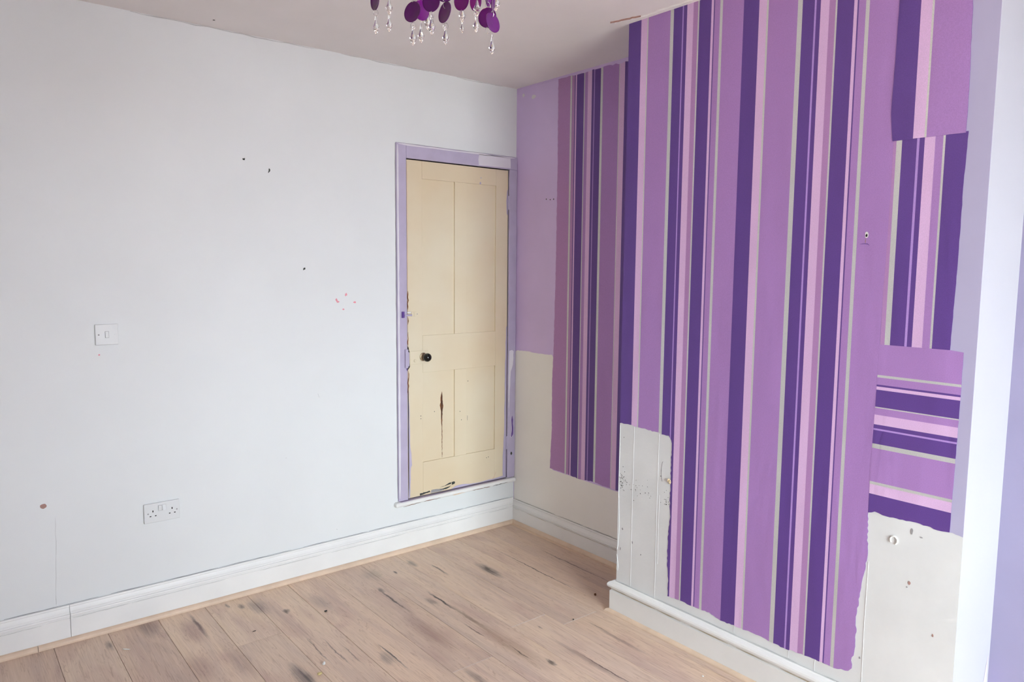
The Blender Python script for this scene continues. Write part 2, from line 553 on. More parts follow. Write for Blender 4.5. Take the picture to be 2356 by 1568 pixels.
add_box(bm, LX, WIN['x0'], WY-T, WY, WIN['z0'], WIN['z1'])
add_box(bm, WIN['x1'], T, WY-T, WY, WIN['z0'], WIN['z1'])
tag(box_obj('wall_light_blocker', (LX, -1.82, -4.25, -4.13, -0.1, H+0.1), 'wall_bounce'), 'added white partition stub, out of view, dimming the left wall', 'wall', kind='structure')  # added out of view to hold window light off the left wall and floor
wall_front = tag(mesh_obj('wall_front', bm, 'wall_bounce'), 'white wall with a wide window facing the door wall', 'wall', kind='structure')
bm = bmesh.new()
add_box(bm, -40, 40, -40, WY-T-0.02, -0.5, -0.4)
tag(mesh_obj('ground', bm, 'ground'), 'paved ground outside the window', 'ground', kind='structure')

# window (behind the camera): frame, glazing bars, panes, sill
def build_window(name, label, a0, a1, z0, z1, P):
    """P maps (along, depth out of the room, z) boxes to the wall"""
    fr = 0.05
    bm = bmesh.new()
    for q in ((a0, a0+fr, z0, z1), (a1-fr, a1, z0, z1), (a0+fr, a1-fr, z0, z0+fr), (a0+fr, a1-fr, z1-fr, z1)):
        add_box(bm, *P(q[0], q[1], 0.05, 0.11), q[2], q[3])
    w = tag(mesh_obj(name, bm, 'gloss_white'), label, 'window', kind='structure')
    zt = z1-0.45
    cuts = [a0+fr+(a1-a0-2*fr)*i/3 for i in range(4)]
    box_obj('transom', (*P(a0+fr, a1-fr, 0.05, 0.11), zt, zt+0.04), 'gloss_white', w)
    for c in cuts[1:3]:
        box_obj('mullion', (*P(c-0.02, c+0.02, 0.05, 0.11), z0+fr, zt), 'gloss_white', w)
    for u0, u1 in zip(cuts, cuts[1:]):
        box_obj('pane', (*P(u0, u1, 0.078, 0.082), z0+fr, zt), 'glass', w)
    box_obj('pane', (*P(a0+fr, a1-fr, 0.078, 0.082), zt+0.04, z1-fr), 'glass', w)
    box_obj('window_sill', (*P(a0-0.05, a1+0.05, -0.06, 0.05), z0-0.03, z0), 'gloss_white', w, 0.005)
build_window('window_1', 'wide white framed window facing the door wall', WIN['x0'], WIN['x1'], WIN['z0'], WIN['z1'], lambda a, b, d0, d1: (a, b, WY-d1, WY-d0))

# ------------------------------------------------------------------ floor of oak boards
floor = tag(box_obj('floor', (LX-T, T, WY-T, T, -0.12, -0.014), 'dark_gap'), 'limed oak plank floor with dark knots', 'floor', kind='structure')
edges = [0.147, -0.050, -0.247, -0.445, -0.648, -0.847, -1.053, -1.249, -1.445, -1.640, -1.833]
while edges[-1] > LX: edges.append(edges[-1]-0.196)
edges[-1] = LX
edges[0] = -0.001
known = {3: -1.158, 4: -1.037, 6: -1.177, 9: -0.478}
rp = random.Random(3)
for i in range(len(edges)-1):
    x1, x0 = edges[i]-0.0006, edges[i+1]+0.0006
    j = known.get(i, -rp.uniform(1.9, 2.6))
    joints = [0.0]
    if i in known:
        joints.append(j); y = j-1.29
    else:
        y = j
    while y > WY+0.15:
        joints.append(y); y -= 1.29
    joints.append(WY)
    for a, b in zip(joints, joints[1:]):
        dz = rp.uniform(-0.0003, 0.0002)
        bm = bmesh.new()
        add_box(bm, x0, x1, b+0.0003, a-0.0003, -0.014, dz)
        bm.faces.ensure_lookup_table()
        top = [f for f in bm.faces if f.calc_center_median().z > dz-1e-5][0]
        bmesh.ops.bevel(bm, geom=[e for e in top.edges], offset=0.0008, segments=1, affect='EDGES')
        if i in known:       # pale chipped strip along the end joint
            for y_end, s in ((a, -1), (b, 1)):
                if abs(y_end-known[i]) < 1e-6 and i != 9:
                    w = 0.0016
                    add_box(bm, x0+0.001, x1-0.004, y_end+s*0.0002, y_end+s*w, dz-0.002, dz+0.0002, mi=1)
        mesh_obj('plank', bm, ['oak', 'oak_edge'], floor)

# ------------------------------------------------------------------ skirting boards
def sweep(name, prof, path, mat, parent=None, smooth=False):
    """prof: (offset out from wall, z) list; path: list of (x, y, nx, ny): wall point and outward mitre direction"""
    bm = bmesh.new()
    rings = [[bm.verts.new((x+nx*o, y+ny*o, z)) for o, z in prof] for x, y, nx, ny in path]
    k = len(prof)
    for A, B in zip(rings, rings[1:]):
        for j in range(k):
            bm.faces.new((A[j], A[(j+1) % k], B[(j+1) % k], B[j]))
    bm.faces.new(rings[0]); bm.faces.new(rings[-1][::-1])
    bmesh.ops.recalc_face_normals(bm, faces=bm.faces[:])
    return mesh_obj(name, bm, mat, parent, smooth=smooth)

OGEE = [(0.0025, 0.0), (0.0025, 0.130), (0.0035, 0.1520), (0.007, 0.1545), (0.0095, 0.1520), (0.0105, 0.1480), (0.0085, 0.1455), (0.0085, 0.1430), (0.0105, 0.1360),
        (0.0135, 0.1290), (0.0180, 0.1235), (0.0185, 0.1205), (0.0240, 0.1190), (0.0255, 0.1150), (0.0240, 0.1105),
        (0.0170, 0.1080), (0.0170, 0.1035), (0.0195, 0.1020), (0.0195, 0.0)]
TORUS = [(0.0015, 0.0), (0.0015, 0.120), (0.0025, 0.1435), (0.010, 0.1445), (0.014, 0.1415), (0.018, 0.1405), (0.0235, 0.138), (0.0280, 0.133),
         (0.0300, 0.126), (0.0285, 0.1185), (0.0240, 0.1135), (0.0175, 0.1110), (0.0150, 0.1080), (0.0150, 0.1020), (0.0205, 0.0985), (0.0205, 0.0)]
QUAD = [(0.018, 0.0), (0.018, 0.0215), (0.0215, 0.0215), (0.0270, 0.0185), (0.0315, 0.0130), (0.0340, 0.0065), (0.0345, 0.0)]
QUADB = [(0.019, 0.0), (0.019, 0.014), (0.0235, 0.014), (0.0290, 0.0125), (0.0340, 0.0085), (0.0365, 0.0045), (0.0370, 0.0)]
JX = -2.356
bl = tag(sweep('baseboard_left', OGEE, [(JX+0.0008, 0, 0, -1), (0, 0, -1, -1)], 'gloss_white'),
         'white moulded skirting board along the white wall under the door', 'skirting board', kind='structure')
sweep('skirting_board', OGEE, [(LX, 0, 0, -1), (JX-0.0008, 0, 0, -1)], 'gloss_white', bl)
sweep('floor_bead', QUAD, [(-2.4725, 0, 0, -1), (0, 0, -1, -1)], 'bead', bl)
sweep('floor_bead', QUAD, [(LX, 0, 0, -1), (-2.4745, 0, 0, -1)], 'bead', bl)
OGEE_A = [(o, z*0.925) for o, z in OGEE]
br = tag(sweep('baseboard_right', OGEE_A, [(0, 0, -1, -1), (0, BY0, -1, 0)], 'gloss_white'),
         'white moulded skirting board in the dark alcove', 'skirting board', kind='structure')
sweep('floor_bead', QUAD, [(0, 0, -1, -1), (0, BY0, -1, 0)], 'bead', br)
bc = tag(sweep('baseboard_chimney', TORUS, [(0, BY0, 0, 1), (-BD, BY0, -1, 1), (-BD, BY1, -1, -1), (FAR_X, BY1, 0, -1)], 'gloss_white'),
         'white skirting with a fat rounded top along the chimney breast', 'skirting board', kind='structure')
sweep('floor_bead', QUADB, [(-BD, BY0-0.0, -1, 1), (-BD, BY1, -1, -1), (FAR_X, BY1, 0, -1)], 'bead', bc)
bf = tag(sweep('baseboard_far', OGEE_A, [(FAR_X, BY1, -1, 0), (FAR_X, WY, -1, 1)], 'gloss_white'),
         'white moulded skirting board beyond the chimney breast', 'skirting board', kind='structure')

# dirt gathered along the skirting mouldings; painted shadow line under the left bead
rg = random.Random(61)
def dirt_shade(parent, plane, off, a, b, z, w, mat, gap=0.25, thick=0.0006):
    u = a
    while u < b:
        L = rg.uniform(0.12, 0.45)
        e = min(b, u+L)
        wall_piece('dirt_shade_line', plane, off, stroke(sub([(u, z+rg.uniform(-0.0006, 0.0006)), (e, z+rg.uniform(-0.0006, 0.0006))], 0.03, 0.0006), w, 0.7, rg), mat, parent, thick)
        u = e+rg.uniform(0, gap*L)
dirt_shade(bl, 'Y', 0.0, -2.9, -0.02, 0.1560, 0.0030, 'grime', 0.2)
dirt_shade(bl, 'Y', -0.0195, -2.9, -0.05, 0.1000, 0.0022, 'grime_shade', 0.5)  # thin shadow beneath the bead, painted on as a pale grey stroke
dirt_shade(br, 'X', 0.0, -1.19, -0.02, 0.1445, 0.0030, 'grime', 0.15)
dirt_shade(br, 'X', -0.0195, -1.19, -0.04, 0.0925, 0.0022, 'grime_tan', 0.4)
dirt_shade(bc, 'X', -BD, -2.58, -1.22, 0.1462, 0.0022, 'grime_shade', 0.4)
dirt_shade(bc, 'X', -BD-0.0150, -2.58, -1.20, 0.1050, 0.0040, 'grime_tan', 0.3)

# ------------------------------------------------------------------ alcove wall: white patch and wallpaper
ra = random.Random(11)
# roll hung in the alcove: boundaries in y
AL = [-0.3581, -0.4540, -0.4660, -0.4866, -0.4929, -0.5025, -0.5570, -0.5632, -0.5848, -0.6147, -0.6304, -0.6358, -0.6781, -0.6933, -0.8043, -0.8087, -0.8427, -1.2090]
ALC = ['plum', 'silver', 'plum', 'dark', 'pink', 'dark', 'silver', 'mid', 'pink', 'dark', 'lilac', 'dark', 'silver', 'mid', 'silver', 'pink', 'dark']
WPN = ['dark', 'mid', 'plum', 'pink', 'lilac', 'silver']
WPM = ['wp_'+n for n in WPN]
def wpi(names): return [WPN.index(n) for n in names]
low = rough_edge([(-0.3300, 0.4057), (-0.454, 0.4030), (-0.590, 0.3985), (-0.6735, 0.4075), (-0.761, 0.4032), (-0.861, 0.4040), (-1.209, 0.405)], 0.012, 0.0022, ra)
lft = rough_edge([(-0.3560, 2.573), (-0.3600, 2.1), (-0.3570, 1.56), (-0.3480, 1.07), (-0.3400, 0.91), (-0.3425, 0.63), (-0.3376, 0.55), (-0.3300, 0.4057)], 0.014, 0.0016, ra)
outline = lft + low[1:] + [(-1.209, 2.574), (-0.80, 2.570)]
wp = wall_piece('wallpaper', 'X', 0.0, outline, WPM, wall_right, 0.0010, [-0.30]+AL[1:], 0, wpi(ALC))
wp['label'] = 'narrow striped purple wallpaper with a torn lower edge'
pt = rough_edge([(-0.004, 1.035), (-0.012, 1.052), (-0.030, 1.058), (-0.12, 1.060), (-0.22, 1.056), (-0.335, 1.060), (-0.347, 1.045)], 0.012, 0.0015, ra)
outline = pt + [(-0.352, 0.40), (-1.209, 0.395), (-1.209, 0.02), (-0.004, 0.02)] + rough_edge([(-0.004, 0.02), (-0.003, 0.4), (-0.006, 0.8), (-0.004, 1.035)], 0.02, 0.002, ra)[1:-1]
wall_piece('paint_patch', 'X', 0.0, outline, 'alcove_white', wall_right, 0.0005)
for (y, z) in ((-0.2691, 1.9304), (-0.3021, 1.9259), (-0.3309, 1.9264)):
    wall_piece('screw_hole', 'X', 0.0, blob(y, z, 0.004, 0.0045, 8, 0.3, ra), 'dark_chip', wall_right, 0.0012)
wall_piece('paint_smear', 'X', 0.0, blob(-0.150, 2.508, 0.026, 0.014, 14, 0.4, ra), 'primer', wall_right, 0.0006)
wall_piece('paint_smear', 'X', 0.0, blob(-0.060, 2.530, 0.016, 0.012, 12, 0.5, ra), 'primer', wall_right, 0.0006)
# ragged ceiling paint line over the top of the alcove wallpaper
wall_piece('paint_patch', 'X', 0.0, rough_edge([(-0.005, 2.570), (-0.30, 2.5665), (-0.52, 2.5610), (-0.70, 2.564), (-0.86, 2.556), (-1.205, 2.560)], 0.02, 0.004, ra) + [(-1.205, H), (-0.005, H)], 'lavender', wall_right, 0.0014)

# ------------------------------------------------------------------ chimney breast: wallpaper drops, patches, paint
rb = random.Random(21)
ROLL_C = ['dark', 'pink', 'silver', 'mid', 'silver', 'dark', 'lilac', 'dark', 'pink', 'plum', 'silver', 'dark', 'pink', 'dark', 'mid', 'silver', 'mid']
ST1 = [-1.2100, -1.2780, -1.3105, -1.3165, -1.4300, -1.4465, -1.4895, -1.4950, -1.5115, -1.5415, -1.5630, -1.5695, -1.6250, -1.6355, -1.6400, -1.6640, -1.6758, -1.7665]
ST2 = [-1.7665, -1.8300, -1.8605, -1.8680, -1.9800, -1.9975, -2.0410, -2.0475, -2.0625, -2.0930, -2.1145, -2.1205, -2.1765, -2.1875, -2.1920, -2.2150, -2.2270, -2.3290]
ztop = H-0.002
left_low = rough_edge([(-1.2100, 0.8693), (-1.2578, 0.873), (-1.3156, 0.8697), (-1.4358, 0.8651), (-1.484, 0.8635), (-1.497, 0.8480), (-1.5015, 0.8188), (-1.4997, 0.7542),
                       (-1.5015, 0.686), (-1.4995, 0.6028), (-1.5055, 0.5242), (-1.4987, 0.4791), (-1.4947, 0.3422), (-1.5035, 0.2565), (-1.5025, 0.1787)], 0.010, 0.0024, rb)
bot = rough_edge([(-1.5025, 0.1787), (-1.5601, 0.1837), (-1.6266, 0.1826), (-1.7137, 0.1884), (-1.7665, 0.1760)], 0.010, 0.0020, rb)
out1 = left_low + bot[1:] + [(-1.7665, ztop), (-1.2100, ztop)]
d1 = wall_piece('wallpaper', 'X', -BD, out1, WPM, wall_chimney, 0.0010, ST1, 0, wpi(ROLL_C))
d1['label'] = 'first drop of striped wallpaper, stripped away low beside the alcove corner'
bot = rough_edge([(-1.7665, 0.1760), (-1.8173, 0.1791), (-1.881, 0.1821), (-1.9664, 0.1829), (-2.048, 0.1788), (-2.1088, 0.187), (-2.1613, 0.1889),
                  (-2.217, 0.1881), (-2.2433, 0.1905), (-2.2788, 0.2000), (-2.2899, 0.2140)], 0.010, 0.0024, rb)
rgt = rough_edge([(-2.2899, 0.2140), (-2.286, 0.2408), (-2.2938, 0.2612), (-2.2966, 0.3162), (-2.2959, 0.4074), (-2.3042, 0.4923), (-2.3134, 0.56), (-2.3190, 0.6008),
                  (-2.3190, 0.6483), (-2.3140, 0.7618)], 0.010, 0.0026, rb)
seam = [(-2.3134, 0.9088), (-2.317, 1.1136), (-2.3199, 1.3017), (-2.3205, 1.5016), (-2.3227, 1.5688), (-2.3256, 1.8253), (-2.3247, 1.9515), (-2.3260, ztop)]
out2 = bot + rgt[1:] + seam + [(-1.7665, ztop)]
d2 = wall_piece('wallpaper', 'X', -BD, out2, WPM, wall_chimney, 0.0012, ST2, 0, wpi(ROLL_C))
d2['label'] = 'second drop of striped wallpaper in the middle of the chimney breast'
# lavender paint down the right edge of the breast
lav = [(-2.300, ztop), (-2.300, 0.80), (-2.45, 0.775), (-2.5583, 0.7674)] + rough_edge([(-2.5583, 0.7674), (-2.5944, 0.7633)], 0.008, 0.002, rb)[1:] + [(-2.5968, 0.7633), (-2.5968, ztop)]
wall_piece('paint_patch', 'X', -BD, lav, 'lavender_strip', wall_chimney, 0.0005)
# patch with vertical stripes below the upper one
MS = [-2.3205, -2.3342, -2.3510, -2.3949, -2.4021, -2.4168, -2.4469, -2.4688, -2.4751, -2.5400]
outm = [(-2.3247, 1.955), (-2.3256, 1.8253), (-2.3227, 1.5688), (-2.3205, 1.5016), (-2.3195, 1.315)] + rough_edge([(-2.5259, 1.3160), (-2.5308, 1.5773), (-2.5315, 1.8086), (-2.5356, 1.9500)], 0.02, 0.0006, rb) + [(-2.5356, 1.955)]
d3 = wall_piece('wallpaper', 'X', -BD, outm, WPM, wall_chimney, 0.0010, MS, 0, wpi(['plum', 'silver', 'dark', 'lilac', 'dark', 'pink', 'mid', 'silver', 'dark']))
d3['label'] = 'upright striped wallpaper offcut below the overlapping one'
US = [-2.3000, -2.3829, -2.4153, -2.4213, -2.5400]
outu = rough_edge([(-2.3197, 2.40), (-2.3131, 2.0361), (-2.3221, 1.9518)], 0.03, 0.0006, rb) + rough_edge([(-2.3221, 1.9518), (-2.3826, 1.9521), (-2.5288, 1.9509)], 0.02, 0.0005, rb)[1:] + \
       rough_edge([(-2.5288, 1.9509), (-2.5286, 2.0948), (-2.5230, 2.3203), (-2.520, ztop)], 0.02, 0.0012, rb)[1:] + [(-2.3230, ztop)]
d4 = wall_piece('wallpaper', 'X', -BD, outu, WPM, wall_chimney, 0.0024, US, 0, wpi(['dark', 'pink', 'silver', 'mid']))
d4['label'] = 'upper wallpaper offcut overlapping the strip beneath it'
HZ = [1.330, 1.2193, 1.2112, 1.1879, 1.1816, 1.1713, 1.1157, 1.1120, 1.0898, 1.0582, 1.0452, 1.0396, 0.9949, 0.9800, 0.8696, 0.8602, 0.8283, 0.740]
HZC = ['mid', 'silver', 'mid', 'dark', 'pink', 'dark', 'silver', 'mid', 'pink', 'dark', 'lilac', 'dark', 'silver', 'mid', 'silver', 'pink', 'dark']
outh = [(-2.3195, 1.3172), (-2.526, 1.3184), (-2.5633, 1.3148)] + rough_edge([(-2.5633, 1.3148), (-2.5635, 1.1742), (-2.5595, 0.7678)], 0.02, 0.0006, rb)[1:] + \
       rough_edge([(-2.5595, 0.7678), (-2.5255, 0.7646), (-2.4952, 0.7696), (-2.4438, 0.7703), (-2.3732, 0.7662), (-2.3355, 0.7720), (-2.3147, 0.7632)], 0.010, 0.0016, rb)[1:] + [(-2.3134, 0.9088), (-2.317, 1.1136)]
d5 = wall_piece('wallpaper', 'X', -BD, outh, WPM, wall_chimney, 0.0015, HZ, 1, wpi(HZC))
d5['label'] = 'wallpaper offcut hung sideways with level stripes'
# bare plaster corner bead: thin white line of the plastered corner, chips along it
wall_piece('corner_chip', 'X', -BD, stroke(sub([(-1.2125, 0.86), (-1.2120, 0.60), (-1.2125, 0.40)], 0.03), 0.004, 0.5, rb), 'wall_white', wall_chimney, 0.0010)
wall_piece('corner_chip', 'X', -BD, [(-1.2105, 0.60), (-1.2165, 0.50), (-1.2225, 0.40), (-1.2165, 0.31), (-1.2105, 0.29)], 'wall_white', wall_chimney, 0.0012)
wall_piece('corner_chip', 'X', -BD, [(-1.2105, 0.27), (-1.2205, 0.215), (-1.2185, 0.195), (-1.2105, 0.195)], 'wall_white', wall_chimney, 0.0012)
# old paper seams left as pale ridges in the plaster
for y, z0, z1 in ((-1.2950, 0.145, 0.868), (-1.4330, 0.145, 0.864), (-1.4440, 0.30, 0.60), (-2.3245, 0.145, 0.60), (-2.160, 0.145, 0.188), (-2.060, 0.150, 0.178), (-1.830, 0.150, 0.178)):
    wall_piece('plaster_ridge', 'X', -BD, stroke(sub([(y, z0), (y+0.002, (z0+z1)/2), (y, z1)], 0.04), 0.0024, 0.7, rb), 'plaster', wall_chimney, 0.0009)
# nail hole with scuffs, plug ends, scars
wall_piece('nail_hole', 'X', -BD, blob(-2.2582, 1.6655, 0.0065, 0.013, 10, 0.3, rb), 'crumb_white', wall_chimney, 0.0016)
wall_piece('nail_hole', 'X', -BD, blob(-2.2580, 1.6635, 0.0038, 0.006, 9, 0.3, rb), 'dark_gap', wall_chimney, 0.0020)
wall_piece('scuff', 'X', -BD, stroke([(-2.2560, 1.655), (-2.2550, 1.645), (-2.2560, 1.638)], 0.003, 0.4, rb), 'brown_mark', wall_chimney, 0.0016)
wall_piece('scuff', 'X', -BD, stroke(sub([(-2.238, 1.636), (-2.252, 1.638), (-2.262, 1.637), (-2.269, 1.632)], 0.006, 0.0008), 0.003, 0.5, rb), 'wp_dark', wall_chimney, 0.0016)
arc = [(-1.4560+0.010*math.cos(t)-0.004, 0.705+0.045*math.sin(t)) for t in [math.radians(a) for a in range(-70, 85, 15)]]
wall_piece('wall_scar', 'X', -BD, stroke(arc, 0.0035, 0.5, rb), 'grime', wall_chimney, 0.0006)
bm = bmesh.new()
for k in range(5):
    a = rb.uniform(0, 6.28); r = 0.007
    c = Vector((-BD-0.005, -1.496+r*math.cos(a)*0.8, 0.674+r*math.sin(a)))
    bmesh.ops.create_icosphere(bm, subdivisions=1, radius=rb.uniform(0.004, 0.006), matrix=Matrix.Translation(c))
for v in bm.verts: v.co += Vector([rb.uniform(-0.0015, 0.0015) for _ in range(3)])
mesh_obj('wall_plug', bm, 'tan', wall_chimney)
bm = bmesh.new()
pts = [(-BD-0.002, -2.4005-0.011*math.cos(a), 0.695+0.013*math.sin(a)) for a in [math.radians(q) for q in range(-60, 231, 20)]]
add_tube(bm, pts, 0.0026, 6)
mesh_obj('filler_ring', bm, 'crumb_white', wall_chimney)
for (y, z, ry, rz, mt) in ((-2.4550, 0.571, 0.008, 0.012, 'brown_mark'), (-2.4480, 0.556, 0.004, 0.004, 'grime'), (-2.4813, 0.728, 0.010, 0.004, 'grime'), (-2.452, 0.738, 0.007, 0.020, 'grime'),
                           (-2.5325, 0.430, 0.006, 0.009, 'brown_mark'), (-2.314, 0.262, 0.006, 0.008, 'grime'), (-1.236, 0.810, 0.003, 0.004, 'dark_chip'), (-1.448, 0.684, 0.0035, 0.0035, 'dark_gap'),
                           (-1.350, 0.310, 0.0035, 0.006, 'dark_chip'), (-1.240, 0.395, 0.008, 0.010, 'grime'), (-1.300, 0.350, 0.006, 0.012, 'grime'), (-1.230, 0.300, 0.006, 0.014, 'grime')):
    wall_piece('plaster_mark', 'X', -BD, blob(y, z, ry*0.7, rz*0.7, 9, 0.5, rb), mt, wall_chimney, 0.0008)
bm = bmesh.new()
specks = [(rb.gauss(-1.232, 0.010), rb.gauss(0.612, 0.022), rb.uniform(0.0010, 0.0019)) for _ in range(46)]
specks += [(rb.uniform(-1.42, -1.25), rb.gauss(0.600, 0.022), rb.uniform(0.0010, 0.0021)) for _ in range(22)]
specks += [(rb.gauss(-1.478, 0.010), rb.gauss(0.588, 0.018), rb.uniform(0.0010, 0.0021)) for _ in range(16)]
for y, z, r in specks:
    y = min(y, -1.214)
    vs = [bm.verts.new((-BD-0.0006, y+r*math.cos(q*math.pi/3), z+r*1.3*math.sin(q*math.pi/3))) for q in range(6)]
    bm.faces.new(vs)
sp = mesh_obj('paint_specks', bm, 'dark_chip', wall_chimney)
sp['kind'] = 'stuff'
# lavender brush marks on the pale side of the breast (faces the windows, y = BY1)
side_low = [(-0.150, 0.10), (-0.120, 0.19), (-0.098, 0.27), (-0.090, 0.30), (-0.090, 0.10)]
bm = bmesh.new()
f = bm.faces.new([bm.verts.new((x, BY1-0.0006, z)) for x, z in side_low])
mesh_obj('paint_patch', bm, 'lavender', wall_chimney)
# plaster crumbled at the ceiling above the breast corner
cr = random.Random(5)
ceil = bpy.data.objects['ceiling']
def ceil_piece(name, outline, mat, thick):
    bm = bmesh.new()
    top = [bm.verts.new((x, y, H)) for x, y in outline]
    lowv = [bm.verts.new((x, y, H-thick)) for x, y in outline]
    bm.faces.new(lowv)
    k = len(outline)
    for i in range(k):
        bm.faces.new((top[i], top[(i+1) % k], lowv[(i+1) % k], lowv[i]))
    bmesh.ops.recalc_face_normals(bm, faces=bm.faces[:])
    return mesh_obj(name, bm, mat, ceil)
lip = [(-BD-0.001, BY0+0.03)] + rough_edge([(-0.430, -1.175), (-0.425, -1.23), (-0.400, -1.30), (-0.402, -1.45), (-0.392, -1.6), (-0.386, -1.9)], 0.02, 0.004, cr) + [(-BD-0.001, -1.9)]
ceil_piece('plaster_lip', lip, 'ceiling', 0.006)
ceil_piece('ceiling_crack', stroke(sub([(-0.445, -1.165), (-0.432, -1.20), (-0.425, -1.24), (-0.408, -1.30)], 0.012, 0.004), 0.0028, 0.7, cr), 'brown_mark', 0.0064)
ceil_piece('ceiling_mark', blob(-1.732, -0.105, 0.006, 0.006, 8, 0.4, cr), 'dark_chip', 0.0008)
for a, b in ((-2.03, -1.22), (-1.10, -0.60), (-0.42, -0.10)):
    wall_piece('ceiling_joint_crack', 'Y', 0.0, stroke(sub([(a, H-0.002), ((a+b)/2, H-0.004), (b, H-0.002)], 0.05, 0.0025), 0.0050, 0.7, cr), 'grime_shade', wall_left, 0.0008)

# ------------------------------------------------------------------ marks on the white wall
rl = random.Random(31)
for pts, w, mt in (
    ([(-1.592, 2.030), (-1.585, 2.026), (-1.582, 2.033)], 0.010, 'dark_chip'),
    ([(-1.472, 1.996), (-1.470, 1.986), (-1.476, 1.976)], 0.008, 'dark_chip'),
    ([(-1.316, 1.529), (-1.307, 1.541)], 0.011, 'dark_chip'),
    ([(-2.3871, 0.53), (-2.390, 0.40), (-2.398, 0.25), (-2.4004, 0.160)], 0.0014, 'grime_shade'),
    ([(-2.400, 0.190), (-2.4005, 0.168)], 0.004, 'dark_chip'),
    ([(-1.253, 0.92), (-1.247, 0.90)], 0.003, 'grime'),
    ([(-1.425, 0.6215), (-1.421, 0.6215)], 0.005, 'grime'),
    ([(-1.165, 0.209), (-1.163, 0.204)], 0.005, 'dark_chip')):
    wall_piece('wall_mark', 'Y', 0.0, stroke(sub(pts, 0.004 if w > 0.004 else 0.03, 0.001), w, 0.5, rl), mt, wall_left, 0.0007)
for (x, z, rx, rz) in ((-1.146, 1.380, 0.007, 0.011), (-1.138, 1.372, 0.010, 0.006), (-1.0945, 1.408, 0.008, 0.011), (-1.0473, 1.3675, 0.010, 0.008), (-1.1099, 1.3341, 0.007, 0.006)):
    wall_piece('crayon_mark', 'Y', 0.0, blob(x, z, rx, rz, 13, 0.6, rl), 'pink_mark', wall_left, 0.0006)
wall_piece('filled_hole', 'Y', 0.0, blob(-2.425, 0.5836, 0.013, 0.011, 12, 0.25, rl), 'brown_mark', wall_left, 0.0010)
wall_piece('wall_mark', 'Y', 0.0, blob(-2.2019, 1.1789, 0.004, 0.004, 8, 0.2, rl), 'pink_mark', wall_left, 0.0006)

# ------------------------------------------------------------------ cupboard door and its frame
frame = box_obj('trim_1', (-0.807, DX0, -0.012, 0.03, 0.283, 2.187), 'frame_lav', None, 0.003)
tag(frame, 'lavender painted wooden frame around the cream door', 'door frame', kind='structure')
rd = random.Random(41)
box_obj('head', (DX0, -0.002, -0.012, 0.03, DZ1, 2.186), 'frame_lav', frame, 0.003)
box_obj('jamb', (DX1, -0.002, -0.012, 0.03, 0.283, DZ1), 'frame_lav', frame, 0.003)
bm = bmesh.new()
add_box(bm, -0.832, -0.003, -0.030, 0.045, 0.2555, 0.2805, bevel=0.010, seg=3)
sill = mesh_obj('sill', bm, 'gloss_white', frame)
sill['label'] = 'rounded white sill with chipped paint'
def on_frame(name, outline, mat, off=-0.012, thick=0.0008): return wall_piece(name, 'Y', off, outline, mat, frame, thick)
on_frame('primer_patch', rough_edge([(-0.280, 2.118), (-0.284, 2.150), (-0.278, 2.178), (-0.15, 2.180), (-0.055, 2.176), (-0.052, 2.120)], 0.02, 0.003, rd), 'primer')
on_frame('primer_edge', stroke(sub([(-0.800, 0.30), (-0.799, 1.0), (-0.800, 2.176)], 0.05, 0.0008), 0.012, 0.4, rd), 'primer')
on_frame('primer_edge', stroke(sub([(-0.795, 2.181), (-0.40, 2.179), (-0.02, 2.180)], 0.04, 0.0012), 0.009, 0.5, rd), 'primer')
on_frame('primer_patch', rough_edge([(-0.052, 1.055), (-0.030, 1.060), (-0.018, 1.050), (-0.024, 0.97), (-0.040, 0.93), (-0.048, 0.78), (-0.050, 0.66), (-0.056, 0.80)], 0.02, 0.002, rd), 'primer')
on_frame('paint_chip', stroke(sub([(-0.026, 0.66), (-0.022, 0.59), (-0.030, 0.53)], 0.02, 0.003), 0.014, 0.5, rd), 'wp_dark')
on_frame('paint_chip', blob(-0.030, 0.43, 0.008, 0.014, 10, 0.5, rd), 'dark_chip')
on_frame('paint_chip', stroke([(-0.042, 0.535), (-0.028, 0.530), (-0.018, 0.540)], 0.007, 0.4, rd), 'primer')
on_frame('gap_line', stroke(sub([(-0.806, 2.1885), (-0.40, 2.1880), (-0.01, 2.1880)], 0.05, 0.0008), 0.0030, 0.5, rd), 'grime', 0.0, 0.0009)
on_frame('gap_line', stroke(sub([(-0.8088, 0.30), (-0.8085, 1.2), (-0.8088, 2.185)], 0.05, 0.0008), 0.0028, 0.7, rd), 'grime', 0.0, 0.0009)
for (x0, z0, x1, z1, w, mt) in ((-0.79, 0.2565, -0.68, 0.2600, 0.003, 'bare_wood'), (-0.66, 0.2605, -0.55, 0.2600, 0.0035, 'bare_wood'), (-0.47, 0.2590, -0.38, 0.2600, 0.006, 'bead'),
                                (-0.33, 0.2620, -0.20, 0.2600, 0.003, 'bare_wood'), (-0.18, 0.2600, -0.07, 0.2630, 0.004, 'dark_chip')):
    wall_piece('paint_chip', 'Y', -0.030, stroke(sub([(x0, z0), ((x0+x1)/2, (z0+z1)/2+0.001), (x1, z1)], 0.012, 0.0015), w, 0.6, rd), mt, sill, 0.0006)
wall_piece('paint_smear', 'Z', 0.2805, [(-0.80, -0.026), (-0.72, -0.022), (-0.60, -0.020), (-0.45, -0.016), (-0.28, -0.014), (-0.12, -0.012), (-0.06, -0.010), (-0.06, 0.012), (-0.80, 0.012)], 'frame_lav', sill, 0.0006)

